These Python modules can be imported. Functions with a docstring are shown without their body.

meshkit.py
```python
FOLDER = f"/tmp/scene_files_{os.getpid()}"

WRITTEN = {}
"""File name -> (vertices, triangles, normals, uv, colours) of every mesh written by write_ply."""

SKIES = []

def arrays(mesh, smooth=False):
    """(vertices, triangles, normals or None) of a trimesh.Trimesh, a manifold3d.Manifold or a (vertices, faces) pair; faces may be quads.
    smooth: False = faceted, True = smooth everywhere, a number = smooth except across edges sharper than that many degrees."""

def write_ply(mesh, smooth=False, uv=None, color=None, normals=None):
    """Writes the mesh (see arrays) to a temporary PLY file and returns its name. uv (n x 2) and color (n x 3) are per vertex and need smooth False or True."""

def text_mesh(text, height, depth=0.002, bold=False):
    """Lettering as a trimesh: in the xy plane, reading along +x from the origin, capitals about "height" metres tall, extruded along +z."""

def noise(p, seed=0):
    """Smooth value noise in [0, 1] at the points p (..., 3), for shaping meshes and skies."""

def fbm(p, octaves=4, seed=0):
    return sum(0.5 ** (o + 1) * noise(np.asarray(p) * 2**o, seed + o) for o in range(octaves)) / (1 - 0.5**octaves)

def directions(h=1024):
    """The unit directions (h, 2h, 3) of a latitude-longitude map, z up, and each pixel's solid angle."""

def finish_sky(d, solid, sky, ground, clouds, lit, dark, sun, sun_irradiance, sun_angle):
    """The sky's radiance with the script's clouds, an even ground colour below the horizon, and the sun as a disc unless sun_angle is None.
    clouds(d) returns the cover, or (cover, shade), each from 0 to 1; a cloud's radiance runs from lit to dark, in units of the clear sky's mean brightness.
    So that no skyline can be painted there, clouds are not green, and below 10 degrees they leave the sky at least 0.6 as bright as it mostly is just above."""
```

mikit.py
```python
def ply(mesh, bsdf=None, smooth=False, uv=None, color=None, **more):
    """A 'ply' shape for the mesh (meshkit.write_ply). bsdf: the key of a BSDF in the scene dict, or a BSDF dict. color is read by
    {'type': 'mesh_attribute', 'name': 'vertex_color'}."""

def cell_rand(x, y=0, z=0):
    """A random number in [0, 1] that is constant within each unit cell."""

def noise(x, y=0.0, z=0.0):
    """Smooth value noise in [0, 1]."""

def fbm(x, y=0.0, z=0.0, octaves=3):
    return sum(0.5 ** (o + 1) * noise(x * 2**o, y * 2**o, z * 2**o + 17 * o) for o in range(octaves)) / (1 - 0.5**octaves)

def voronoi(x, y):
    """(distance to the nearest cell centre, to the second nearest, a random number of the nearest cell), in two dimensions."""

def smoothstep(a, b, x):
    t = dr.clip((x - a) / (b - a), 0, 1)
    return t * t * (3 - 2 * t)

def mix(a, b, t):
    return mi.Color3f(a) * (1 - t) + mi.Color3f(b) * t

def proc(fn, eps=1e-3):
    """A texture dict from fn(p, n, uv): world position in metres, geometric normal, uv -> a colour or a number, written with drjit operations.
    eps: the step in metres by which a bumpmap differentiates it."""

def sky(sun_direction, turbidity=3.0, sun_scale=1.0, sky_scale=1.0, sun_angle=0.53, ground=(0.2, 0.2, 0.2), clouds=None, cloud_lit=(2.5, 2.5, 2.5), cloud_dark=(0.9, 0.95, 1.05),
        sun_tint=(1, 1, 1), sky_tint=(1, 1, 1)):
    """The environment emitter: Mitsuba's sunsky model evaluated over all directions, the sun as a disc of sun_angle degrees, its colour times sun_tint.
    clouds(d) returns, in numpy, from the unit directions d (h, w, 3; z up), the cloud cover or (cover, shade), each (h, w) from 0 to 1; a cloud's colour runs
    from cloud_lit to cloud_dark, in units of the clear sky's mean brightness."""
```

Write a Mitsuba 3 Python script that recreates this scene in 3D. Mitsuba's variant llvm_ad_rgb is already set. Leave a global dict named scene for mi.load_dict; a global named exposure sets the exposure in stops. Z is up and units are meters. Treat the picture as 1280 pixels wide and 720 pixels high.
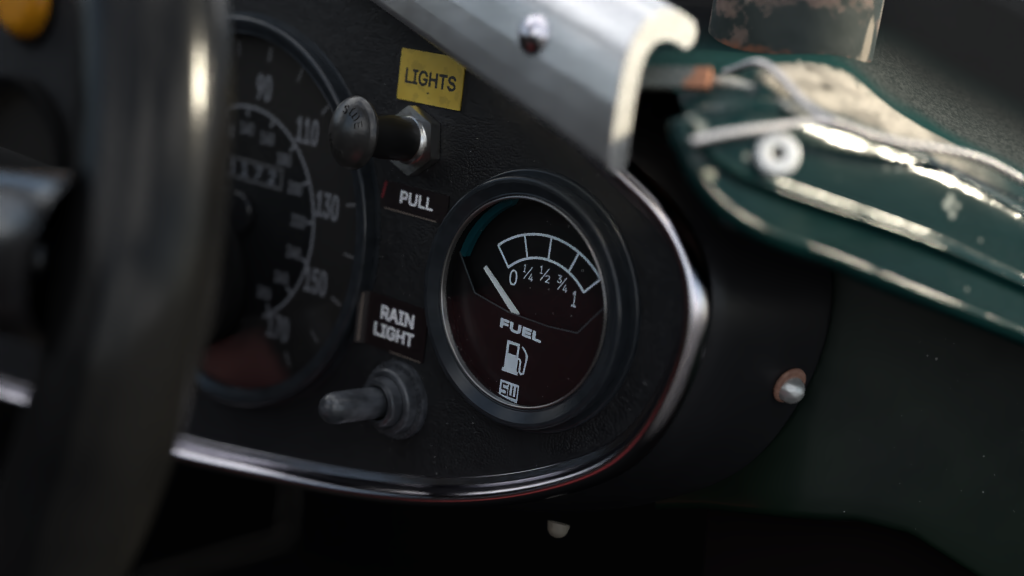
import math
import numpy as np, trimesh, mitsuba as mi, drjit as dr
import shapely
from shapely.geometry import Polygon, Point, box as sbox
from scipy.interpolate import CubicSpline, PchipInterpolator
import mikit, meshkit
from mikit import proc, noise, fbm, voronoi, smoothstep, mix

# x runs along the instrument panel to the right, y forward (the panel's face is y = 0), z up; the fuel gauge's axis is the origin.
# Shapes are modelled in millimetres and written in metres.
T = mi.ScalarTransform4f
scene, labels = {'type': 'scene'}, {}
exposure = 3.6
EYE, AIM, UP = [0.19409, -0.25048, 0.07052], [-0.41685, 0.51299, -0.13891], [-0.22904, 0.08278, 0.96989]
scene['camera'] = {'type': 'thinlens', 'fov': 41.29, 'fov_axis': 'x', 'aperture_radius': 0.0054, 'focus_distance': 0.329,
                   'near_clip': 0.01, 'far_clip': 2000.0, 'to_world': T().look_at(origin=EYE, target=AIM, up=UP)}


def cloud_cover(d):               # broken overcast, as overcast skies are about three times brighter overhead than low down
    z = np.clip(d[..., 2], 0, 1)
    n = np.clip((meshkit.fbm(d * np.array([3.0, 3.0, 3.6]) + 5.0, 5, seed=3) - 0.34) / 0.30, 0, 1)
    return 0.6 + 0.4 * n, np.clip(1.0 - 0.6 * z ** 0.8 - 1.6 * (n - 0.5), 0, 1)


scene['sky'] = mikit.sky([0.72, 0.50, 0.50], turbidity=3, sun_scale=0.45, sun_angle=6.5, sun_tint=(0.85, 0.97, 1.12), clouds=cloud_cover, cloud_lit=(2.7, 2.7, 2.7), cloud_dark=(0.18, 0.205, 0.25), ground=(0.09, 0.09, 0.09))

# ------------------------------------------------------------------ materials


def rgb(*c): return {'type': 'rgb', 'value': list(c)}


def mat(name, b):
    scene['mat_' + name] = b
    return 'mat_' + name


def pr(color, rough, **k):
    return {'type': 'twosided', 'bsdf': {'type': 'principled', 'base_color': color if isinstance(color, dict) else rgb(*color), 'roughness': rough, **k}}


def bump(b, fn, eps, scale=1.0):
    inner = b['bsdf'] if b['type'] == 'twosided' else b
    return {'type': 'twosided', 'bsdf': {'type': 'bumpmap', 'arbitrary': proc(fn, eps), 'scale': scale, 'bsdf': inner}}


def leather_height(p, n, uv):
    x, z = p.x * 1000 + 0.25 * noise(p.x * 2500, p.z * 2500), (p.z + 0.6 * p.y) * 1000
    a, b, _ = voronoi(x / 0.95, z / 0.95)
    s = fbm(p.x * 500, p.z * 500, p.y * 500)
    return (smoothstep(0.02, 0.35, b - a) * 0.045 + 0.05 * s) * 0.001


VINYL = mat('vinyl', bump(pr(proc(lambda p, n, uv: mix((0.009, 0.0094, 0.0104), (0.015, 0.0155, 0.0165), fbm(p.x * 120, p.y * 120, p.z * 120))), 0.42, specular=0.24), leather_height, 1.2e-4, 4.0))
SIDEVINYL = mat('side_vinyl', bump(pr(proc(lambda p, n, uv: mix((0.008, 0.008, 0.009), (0.016, 0.016, 0.018), fbm(p.x * 90, p.y * 90, p.z * 40))), 0.36, specular=0.3),
                                   lambda p, n, uv: 0.00003 * fbm(p.x * 900, p.y * 900, p.z * 900), 2e-4))
BLACKGLOSS = mat('black_gloss', pr((0.008, 0.008, 0.009), 0.22, specular=0.5))
BEZEL = mat('bezel', pr(proc(lambda p, n, uv: mix((0.010, 0.012, 0.014), (0.024, 0.028, 0.033), fbm(p.x * 300, p.y * 300, p.z * 300))), 0.2, specular=0.42))
RUBBER = mat('rubber', bump(pr(proc(lambda p, n, uv: mix((0.026, 0.028, 0.032), (0.06, 0.064, 0.072), smoothstep(0.3, 0.8, fbm(p.x * 300, p.y * 300, p.z * 300)))), 0.3, specular=0.6),
                            lambda p, n, uv: 0.000015 * fbm(p.x * 1500, p.y * 1500, p.z * 1500), 1e-4))
DIAL = mat('dial', pr((0.005, 0.0055, 0.006), 0.6, specular=0.15))
SPEEDDIAL = mat('speed_dial', pr((0.016, 0.0155, 0.015), 0.7, specular=0.15))
PRINT = mat('print', pr((0.74, 0.84, 0.90), 0.6))
GREYPRINT = mat('grey_print', pr((0.16, 0.165, 0.18), 0.7))
WHITE = mat('white_letter', pr((0.78, 0.78, 0.80), 0.5))
NEEDLE = mat('needle', pr((0.82, 0.88, 0.86), 0.5))
TAPE = mat('tape', pr((0.011, 0.0075, 0.008), 0.3, specular=0.5))
TAPERED = mat('red_cloth', pr((0.08, 0.004, 0.007), 0.85, specular=0.1))
TAPEEDGE = mat('tape_edge', pr((0.16, 0.13, 0.11), 0.4))
YELLOW = mat('yellow', pr(proc(lambda p, n, uv: mix(mix((0.44, 0.30, 0.03), (0.58, 0.42, 0.07), fbm(p.x * 160, p.z * 160, 3.0)), (0.26, 0.18, 0.03), 0.4 * smoothstep(0.56, 0.75, fbm(p.x * 420, p.z * 420, 8.0, octaves=4)))), 0.42, specular=0.4))
BLACKINK = mat('ink', pr((0.012, 0.011, 0.010), 0.6))
CHROME = mat('chrome', bump({'type': 'roughconductor', 'material': 'Cr', 'alpha': 0.07}, lambda p, n, uv: 0.00006 * fbm(p.x * 160, p.y * 160, p.z * 160), 3e-4))
NUT = mat('nut_metal', pr(proc(lambda p, n, uv: mix((0.80, 0.79, 0.77), (0.5, 0.47, 0.43), smoothstep(0.45, 0.75, fbm(p.x * 350, p.y * 350, p.z * 350)))), 0.28, metallic=1.0))
SCREWM = mat('screw_metal', {'type': 'roughconductor', 'material': 'Cr', 'alpha': 0.06})
ALU = mat('aluminium', bump(pr(proc(lambda p, n, uv: mix((0.62, 0.615, 0.61), (0.76, 0.755, 0.75), fbm(p.x * 60 + p.z * 30, p.z * 260, p.y * 60))),
                               proc(lambda p, n, uv: 0.22 + 0.2 * fbm(p.x * 90, p.y * 90, p.z * 140)), metallic=0.9, specular=0.5),
                            lambda p, n, uv: 0.00012 * fbm(p.x * 70, p.y * 70, p.z * 130) + 0.000012 * noise(p.x * 300, p.y * 2500, p.z * 2500), 3e-4))
ALUCUT = mat('aluminium_cut', pr(proc(lambda p, n, uv: mix((0.44, 0.43, 0.40), (0.62, 0.605, 0.57), fbm(p.x * 500, p.y * 500, p.z * 500))), 0.55, metallic=0.45))
WHEELLEATHER = mat('wheel_leather', bump({'type': 'twosided', 'bsdf': {'type': 'principled', 'base_color': proc(lambda p, n, uv: mix((0.007, 0.007, 0.008), (0.016, 0.015, 0.014), fbm(p.x * 70, p.y * 70, p.z * 70))),
                                         'roughness': 0.22, 'specular': 0.35, 'clearcoat': 0.15, 'clearcoat_gloss': 0.9}},
                                         lambda p, n, uv: 0.00006 * fbm(p.x * 55, p.y * 55, p.z * 55) + 0.00002 * fbm(p.x * 900, p.y * 900, p.z * 900), 3e-4))
def polish(p, n, uv):             # leather polished by hands in bands along the rim; uv.y runs round the section
    c, s_ = dr.cos(uv.y), dr.sin(uv.y)
    k = noise(c * 3.1 + 9, s_ * 3.1, uv.x * 0.6)
    return 0.14 + 0.2 * k * k


WHEELRIM = mat('wheel_rim', bump({'type': 'twosided', 'bsdf': {'type': 'principled', 'base_color': proc(lambda p, n, uv: mix((0.003, 0.0032, 0.0036), (0.008, 0.0078, 0.0076), fbm(p.x * 70, p.y * 70, p.z * 70))),
                                 'roughness': proc(polish), 'specular': 0.17}}, lambda p, n, uv: 0.00010 * noise(dr.cos(uv.y) * 4.0, dr.sin(uv.y) * 4.0, uv.x * 1.5) * 6 + 0.00002 * fbm(p.x * 900, p.y * 900, p.z * 900), 3e-4))
AMBER = mat('amber', pr((0.5, 0.20, 0.006), 0.35, specular=0.5))
BROWN = mat('brown_cloth', pr((0.007, 0.005, 0.005), 0.95, specular=0.1))
RED = mat('red_cloth', pr((0.12, 0.006, 0.010), 0.85))
DARK = mat('dark_paint', pr((0.004, 0.004, 0.004), 0.8, specular=0.1))
ASPHALT = mat('asphalt', pr(proc(lambda p, n, uv: mix((0.04, 0.04, 0.04), (0.065, 0.063, 0.06), fbm(p.x * 30, p.y * 30, 0))), 0.9))
TEAL = mat('teal_plastic', pr((0.006, 0.06, 0.075), 0.25, specular=0.3))
DUST = mat('dust', pr((0.26, 0.255, 0.25), 0.9))
WASHERW = mat('washer_white', pr((0.72, 0.72, 0.70), 0.4))
WIRE = mat('wire', pr((0.60, 0.57, 0.55), 0.36, metallic=0.85))
LEAD = mat('lead', bump(pr(proc(lambda p, n, uv: mix((0.42, 0.42, 0.40), (0.62, 0.62, 0.60), fbm(p.x * 600, p.y * 600, p.z * 600))), 0.38, metallic=0.7), lambda p, n, uv: 0.00025 * fbm(p.x * 500, p.y * 500, p.z * 500), 2e-4))
RUSTWASH = mat('rusty_washer', bump(pr(proc(lambda p, n, uv: mix((0.13, 0.05, 0.03), (0.32, 0.18, 0.13), fbm(p.x * 900, p.y * 900, p.z * 900))), 0.7), lambda p, n, uv: 0.0003 * fbm(p.x * 900, p.y * 900, p.z * 900), 2e-4))
GREEN = (0.0015, 0.013, 0.0125)
BEIGE = (0.34, 0.305, 0.25)


def rim_paint(p, n, uv):          # uv: along the rim, across it (0 lower lip, 1 first crease, 2 second crease, 3 ledge behind)
    a = fbm(p.x * 90, p.y * 90, p.z * 90)
    b = fbm(p.x * 420 + 7, p.y * 420, p.z * 420, octaves=4)
    col = mix(GREEN, (0.0015, 0.018, 0.018), a)
    u, v = uv.x, uv.y
    ledge = smoothstep(2.12, 2.3, v + 0.25 * (b - 0.5)) * smoothstep(3.05, 2.85, v + 0.35 * (b - 0.5)) * smoothstep(2.3, 2.7, u + 0.5 * (a - 0.5)) * smoothstep(6.0, 5.0, u)
    stain = smoothstep(0.45, 0.7, fbm(p.x * 200 + 2, p.y * 120, p.z * 200, octaves=4))
    col = mix(col, mi.Color3f(BEIGE) * (0.55 + 0.75 * b) * (1 - 0.45 * stain), ledge)
    worn = smoothstep(0.72, 0.76, fbm(p.x * 150 + 3, p.y * 150, p.z * 150 + 9)) * smoothstep(0.12, 0.3, v) * smoothstep(1.9, 1.6, v)
    col = mix(col, (0.36, 0.38, 0.34), worn * 0.6)
    chip = smoothstep(0.62, 0.66, b) * smoothstep(2.1, 1.4, u) * smoothstep(0.35, 0.5, v) * smoothstep(0.9, 0.8, v) * smoothstep(0.9, 1.2, u)
    col = mix(col, (0.50, 0.48, 0.36), chip)
    return col


def scuttle_paint(p, n, uv):      # uv as for the rim, going on from 3; grey road dust lies on the right-hand slope
    b = fbm(p.x * 1900, p.y * 1900, p.z * 1900, octaves=2)
    a = fbm(p.x * 60, p.y * 60, p.z * 60)
    u, v = uv.x, uv.y
    col = mix((0.004, 0.026, 0.024), (0.012, 0.032, 0.03), a)
    d = smoothstep(3.5, 4.4, u + 0.5 * (a - 0.5)) * smoothstep(4.75, 4.2, v) * smoothstep(3.0, 3.5, v + 0.4 * (a - 0.5))
    col = mix(col, mi.Color3f(0.045, 0.045, 0.043) * (0.4 + 0.9 * smoothstep(0.25, 0.8, b)), d * 0.8)
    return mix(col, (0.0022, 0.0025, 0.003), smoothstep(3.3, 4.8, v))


RIMP = mat('rim_paint', bump({'type': 'twosided', 'bsdf': {'type': 'principled', 'base_color': proc(rim_paint), 'roughness': proc(lambda p, n, uv: mi.Float(0.08) + 0.67 * smoothstep(2.0, 2.3, uv.y)), 'specular': 0.10, 'clearcoat': 0.30, 'clearcoat_gloss': 0.985}},
                             lambda p, n, uv: 0.00011 * fbm(p.x * 220, p.y * 220, p.z * 220), 3e-4))
SCUTP = mat('scuttle_paint', bump({'type': 'twosided', 'bsdf': {'type': 'principled', 'base_color': proc(scuttle_paint), 'roughness': 0.85, 'specular': 0.02}},
                                  lambda p, n, uv: 0.00015 * fbm(p.x * 900, p.y * 900, p.z * 900), 2e-4))
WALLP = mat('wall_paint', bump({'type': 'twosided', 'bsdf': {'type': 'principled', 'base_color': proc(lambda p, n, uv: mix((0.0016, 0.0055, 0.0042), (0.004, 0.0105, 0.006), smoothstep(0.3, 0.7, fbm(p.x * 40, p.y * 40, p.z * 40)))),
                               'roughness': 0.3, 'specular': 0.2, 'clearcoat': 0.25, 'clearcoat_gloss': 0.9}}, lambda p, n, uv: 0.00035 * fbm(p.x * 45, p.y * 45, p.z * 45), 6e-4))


def tube_paint(p, n, uv):
    a = fbm(p.x * 48 + 4, p.y * 48, p.z * 48 + 1.7, octaves=6)
    b = fbm(p.x * 500, p.y * 500, p.z * 500)
    rust = mix((0.07, 0.045, 0.035), (0.17, 0.12, 0.095), b)
    col = mix(rust, (0.007, 0.014, 0.012), smoothstep(0.44, 0.50, a + 0.10 * (b - 0.5)))
    col = mix(col, (0.26, 0.22, 0.17), smoothstep(0.62, 0.70, fbm(p.x * 160, p.y * 160, p.z * 35 + 8)) * 0.8)
    return mix((0.20, 0.06, 0.018), col, smoothstep(0.0, 0.0035, uv.y + 0.004 * (b - 0.6)))


TUBEP = mat('tube_paint', bump(pr(proc(tube_paint), 0.55), lambda p, n, uv: 0.0004 * fbm(p.x * 75 + 4, p.y * 75, p.z * 75 + 1.7, octaves=5), 2e-4))

# ------------------------------------------------------------------ helpers


def add(key, mesh, m, smooth=30, **k):
    while key in scene:
        head, _, num = key.rpartition('_')
        key = f'{head}_{int(num) + 1:03d}' if num.isdigit() and len(num) == 3 else key + '_001'
    if isinstance(mesh, tuple): mesh = trimesh.Trimesh(mesh[0], mesh[1], process=False)
    mesh = mesh.copy()
    mesh.vertices = np.asarray(mesh.vertices) * 0.001
    scene[key] = mikit.ply(mesh, m, smooth=smooth, **k)
    return key


def tag(key, label, cat=None, **k):
    labels[key] = {'label': label, **({'category': cat} if cat else {}), **k}


def grid(P, closed_u=False, closed_v=False):
    """A quad sheet from points P (nu, nv, 3)."""
    nu, nv = P.shape[:2]
    i, j = np.meshgrid(np.arange(nu if closed_u else nu - 1), np.arange(nv if closed_v else nv - 1), indexing='ij')
    i2, j2 = (i + 1) % nu, (j + 1) % nv
    q = np.stack([i * nv + j, i2 * nv + j, i2 * nv + j2, i * nv + j2], -1).reshape(-1, 4)
    f = np.vstack([q[:, [0, 1, 2]], q[:, [0, 2, 3]]])
    return P.reshape(-1, 3), f


def frame(axis):
    a = np.asarray(axis, float); a /= np.linalg.norm(a)
    u = np.cross([0, 0, 1.0] if abs(a[2]) < 0.9 else [1.0, 0, 0], a); u /= np.linalg.norm(u)
    return u, np.cross(a, u), a


def lathe(profile, centre, axis=(0, -1, 0), n=96):
    """Turned solid or shell: profile is (radius, height along the axis)."""
    u, v, a = frame(axis)
    t = np.linspace(0, 2 * math.pi, n, endpoint=False)
    pr_ = np.asarray(profile, float)
    P = np.asarray(centre, float) + pr_[None, :, 0:1] * (np.cos(t)[:, None, None] * u + np.sin(t)[:, None, None] * v) + pr_[None, :, 1:2] * a
    m = trimesh.Trimesh(*grid(P, closed_u=True), process=False)
    m.merge_vertices(); m.update_faces(m.nondegenerate_faces()); m.fix_normals()
    return m


def arc(cx, cy, r, a0, a1, n=8):
    t = np.radians(np.linspace(a0, a1, n))
    return [(cx + r * math.cos(k), cy + r * math.sin(k)) for k in t]


def tube(path, r, n=12, closed=False, cap=True, scale=None, samples=None):
    """A tube of radius r (a number or one per point) along a smooth path."""
    path = np.asarray(path, float)
    if samples:
        s = np.r_[0, np.cumsum(np.linalg.norm(np.diff(path, axis=0), axis=1))]
        t = np.linspace(0, s[-1], samples)
        if np.ndim(r): r = PchipInterpolator(s, r)(t)
        path = CubicSpline(s, path)(t)
    r = np.broadcast_to(r, len(path))
    d = np.gradient(path, axis=0) if not closed else np.roll(path, -1, 0) - np.roll(path, 1, 0)
    d /= np.linalg.norm(d, axis=1, keepdims=True)
    u = frame(d[0])[0]
    rings = []
    th = np.linspace(0, 2 * math.pi, n, endpoint=False)
    for k in range(len(path)):
        u = u - d[k] * (u @ d[k]); u /= np.linalg.norm(u)
        v = np.cross(d[k], u)
        rings.append(path[k] + r[k] * (np.cos(th)[:, None] * u + np.sin(th)[:, None] * v))
    P = np.array(rings)
    if cap and not closed:
        P = np.concatenate([np.repeat(path[:1, None], n, 1), P, np.repeat(path[-1:, None], n, 1)])
    m = trimesh.Trimesh(*grid(P, closed_u=closed, closed_v=True), process=False)
    m.merge_vertices(); m.update_faces(m.nondegenerate_faces()); m.fix_normals()
    return m


def flat(poly, h, t=0.06):
    """A shapely outline in (x, z) as a thin plate whose face is h in front of the panel."""
    ms = [trimesh.creation.extrude_polygon(g, t, engine='earcut') for g in getattr(poly, 'geoms', [poly]) if g.area > 1e-4]
    m = trimesh.util.concatenate(ms)
    v = np.array(m.vertices)
    m.vertices = np.c_[v[:, 0], -(h - t) - v[:, 2], v[:, 1]]
    m.fix_normals()
    return m


def letters(word, x0, x1, z0, z1, fat=0.0, slope=0.0):
    """The outline of a word fitted to a rectangle of the panel, its strokes thickened by fat on each side."""
    m = meshkit.text_mesh(word, 10.0, 1.0)
    lo, hi = m.bounds
    top_ = m.triangles[m.triangles[:, :, 2].min(1) > 0.999][:, :, :2]
    x0, x1, z0, z1 = x0 + fat, x1 - fat, z0 + fat, z1 - fat
    a_ = (top_[..., 0] - lo[0]) / (hi[0] - lo[0]) * (x1 - x0)
    b_ = (top_[..., 1] - lo[1]) / (hi[1] - lo[1]) * (z1 - z0)
    poly = shapely.union_all([Polygon(t_).buffer(0.004) for t_ in np.stack([x0 + a_, z0 + b_ + slope * a_], -1)])
    return poly.buffer(fat, 4) if fat else poly


def text(word, x0, x1, z0, z1, h, t=0.06, fat=0.0, slope=0.0):
    return flat(letters(word, x0, x1, z0, z1, fat, slope), h, t)


def stroke(pts, w):
    return shapely.LineString(pts).buffer(w / 2, cap_style='flat', join_style='mitre')


def xform(m, M):
    m = m.copy(); m.apply_transform(M); return m


rng = np.random.default_rng(7)

# ------------------------------------------------------------------ car body: the painted rim of the cockpit, scuttle, side wall, footwell
NET = np.array([
   [[58.6, -36.5, 52.1], [61.6, -36.2, 44.5], [65.7, -32.1, 38.1], [71.4, -22.4, 32.7], [77.9, -7.2, 28.4], [89.1, 11.8, 22.0], [103.2, 36.6, 14.1], [120.3, 64.0, 4.5]],
   [[58.5, -35.3, 52.1], [61.9, -34.1, 46.7], [65.9, -29.7, 43.6], [70.7, -20.8, 40.8], [78.3, -4.5, 37.0], [88.0, 13.7, 32.1], [100.8, 37.4, 24.3], [117.7, 64.9, 15.6]],
   [[56.0, -31.7, 53.3], [59.1, -30.4, 53.8], [63.0, -27.0, 54.7], [67.6, -18.6, 55.3], [73.1, -3.7, 53.2], [82.6, 14.5, 48.6], [97.1, 39.2, 38.9], [114.7, 66.5, 27.5]],
   [[39.6, -10.4, 54.8], [43.2, -6.4, 58.7], [47.8, -0.6, 61.7], [53.1, 9.6, 64.0], [58.6, 24.9, 63.3], [66.2, 40.5, 55.1], [85.7, 68.6, 43.5], [105.6, 97.2, 29.9]],
   [[15.9, 7.6, 60.6], [23.7, 14.7, 63.7], [31.0, 23.4, 64.7], [38.2, 36.2, 66.2], [47.0, 54.9, 68.2], [56.9, 72.6, 61.0], [73.4, 98.8, 50.9], [95.4, 128.8, 36.5]],
   [[-9.4, 38.1, 69.0], [-0.9, 46.2, 73.5], [8.8, 57.1, 75.3], [18.7, 72.1, 77.4], [30.6, 93.5, 80.2], [41.7, 112.5, 74.2], [56.6, 137.7, 65.1], [80.9, 169.7, 51.0]],
   [[-40.2, 77.3, 86.6], [-30.0, 86.2, 89.5], [-18.9, 98.3, 91.6], [-7.2, 114.6, 93.0], [6.9, 137.6, 95.3], [19.2, 158.2, 91.2], [35.7, 185.1, 84.0], [63.3, 219.4, 68.8]],
])
# the rim goes on past the picture, sweeping round the passenger's side of the cockpit, and the scuttle goes on forwards
more = lambda row, a, b, cc: np.vstack([row, row[-1] + np.array(a), row[-1] + np.array(b), row[-1] + np.array(cc)])
NET = np.array([more(r_, (22, 34, -12), (52, 66, -26), (112, 98, -42)) for r_ in NET])


def surf(rows, us, vs):
    """Smooth along the columns, softly cornered across the rows; rows: indices of NET."""
    C = CubicSpline(np.arange(NET.shape[1]), NET[rows], axis=1)(us)       # rows, nu, 3
    return PchipInterpolator(np.asarray(rows, float), C, axis=0)(vs).transpose(1, 0, 2)   # nu, nv, 3


def thicken(P, t):
    du, dv = np.gradient(P, axis=0), np.gradient(P, axis=1)
    n = np.cross(du, dv); n /= np.maximum(np.linalg.norm(n, axis=2, keepdims=True), 1e-9)
    if n[..., 1].mean() > 0: n = -n
    return n


def net_uv(us, vs):
    U, V = np.meshgrid(us, vs, indexing='ij')
    return np.c_[U.ravel(), V.ravel()]


us = np.linspace(0, 10, 221)
vs = np.linspace(0, 3, 121)
P = surf([0, 1, 2, 3], us, vs)
nrm = thicken(P, 1)
bead = lambda v0, w, h: h * np.exp(-((vs - v0) / w) ** 2)
up_ = P[:, 36] - P[:, 0]; up_ /= np.linalg.norm(up_, axis=1, keepdims=True)
wob = 1 + 0.2 * (meshkit.noise(np.c_[us * 2.3, us * 0, us * 0], 4) - 0.5)
P = P + nrm * (wob[:, None] * (bead(1.0, 0.10, 1.5) + bead(0.05, 0.07, 0.7))[None] + bead(2.0, 0.05, 0.6)[None])[..., None]
# rolled lower lip: the sheet turns under and back
lip = []
for k, a in enumerate(np.radians(np.linspace(25, 200, 8))):
    lip.append(P[:, 0] - nrm[:, 0] * (2.0 * (1 - math.cos(a))) - up_ * 2.0 * math.sin(a))
lip = np.array(lip[::-1]).transpose(1, 0, 2)
inner = np.array([lip[:, 0] + up_ * k for k in (26., 14., 5.)]).transpose(1, 0, 2)
full = np.concatenate([inner, lip, P], axis=1)
uvr = net_uv(us, np.r_[-0.5, -0.4, -0.3, np.linspace(-0.2, -0.02, 8), vs])
# rounded end at the tip
tip = full[:1] * 0.35 + np.median(full[:1], axis=1, keepdims=True) * 0.65 + np.array([-2.0, 2.0, 0])
tip2 = full[:1] * 0.75 + np.median(full[:1], axis=1, keepdims=True) * 0.25 + np.array([-1.4, 0.8, 0])
full = np.concatenate([tip, tip2, full])
uvr = np.vstack([uvr[:132] * [0, 1], uvr[:132] * [0, 1], uvr])
add('car_body__cockpit_rim', grid(full), RIMP, smooth=True, uv=uvr)

for a_, b_, r_ in ((3.75, 2.55, 1.1), (3.35, 2.85, 0.9), (4.6, 2.5, 0.7)):    # holes and crumbs on the ledge
    q = surf([0, 1, 2, 3], [a_, a_ + 0.05], [b_, b_ + 0.05])
    n_ = np.cross(q[1, 0] - q[0, 0], q[0, 1] - q[0, 0]); n_ /= np.linalg.norm(n_); n_ *= np.sign(n_[2])
    add('car_body__rivet_hole', lathe([(r_, -0.4), (r_, 0.12), (r_ * 0.8, 0.2), (0, 0.14)], q[0, 0], n_, 24), DARK)
crumbs = []
for _ in range(90):
    q = surf([0, 1, 2, 3], [rng.uniform(2.6, 6.2)], [min(2.98, 2.2 + abs(rng.normal(0.3, 0.3)))])[0, 0]
    c_ = trimesh.creation.icosphere(1, 1.0); c_.vertices = np.array(c_.vertices) * (0.12 + 0.45 * rng.random() ** 3) * (0.6 + 0.8 * rng.random((1, 3))) + q + [0, 0, 0.1]
    crumbs.append(c_)
k = add('car_body__crumbs', trimesh.util.concatenate(crumbs), mat('crumb', pr((0.36, 0.34, 0.28), 0.9)))
labels[k] = {'label': 'crumbs of dirt and paint on the ledge of the rim', 'kind': 'stuff'}
us2 = np.linspace(0, 10, 121)
vs2 = np.linspace(3, 6, 81)
Q = surf([2, 3, 4, 5, 6], us2, vs2)
# to the left the scuttle runs on behind the aluminium rail
step = np.array([-97, 28, 24.0]) / 104 
left = []
for L in (520, 300, 150, 70, 30, 12):
    w_ = min(1, L / 100)
    row = Q[0] + np.array([-L, L * 0.20, L * 0.10]) + np.array([0, 0, 10.0]) * w_
    left.append(row)
Q2 = np.concatenate([np.array(left), Q])
far = np.array([Q2[:, -1] + np.array(k) for k in ((-30, 60, 12), (-60, 160, 14), (-100, 330, -40))]).transpose(1, 0, 2)
Q2 = np.concatenate([Q2, far], axis=1)
uvs = net_uv(np.r_[-6:0, us2], np.r_[vs2, 6.3, 6.7, 7.2])
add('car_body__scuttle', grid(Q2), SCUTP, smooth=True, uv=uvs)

# outline of the instrument panel (outer edge of its bright trim), in x and z
OUT = np.array([(-330, -98), (-232.7, -92.5), (-206.8, -89.5), (-160, -85), (-122.1, -80.6), (-81.8, -73.5), (-49.5, -67), (-23.5, -60.3), (2.3, -50.9), (20.7, -41.4), (37, -28.6), (46.6, -10.5),
                (49.5, 7.9), (46.3, 19.9), (37.4, 30.2), (24, 37.8), (6, 47.5), (-12, 57), (-40, 74), (-70, 86)])
s_ = np.r_[0, np.cumsum(np.linalg.norm(np.diff(OUT, axis=0), axis=1))]
OUTS = CubicSpline(s_, OUT)(np.linspace(0, s_[-1], 420))
OUTS[:, 0] = np.clip(OUTS[:, 0], -330, 50)
tg = np.gradient(OUTS, axis=0); tg /= np.linalg.norm(tg, axis=1, keepdims=True)
nout = np.c_[tg[:, 1], -tg[:, 0]]                                     # outward
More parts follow.
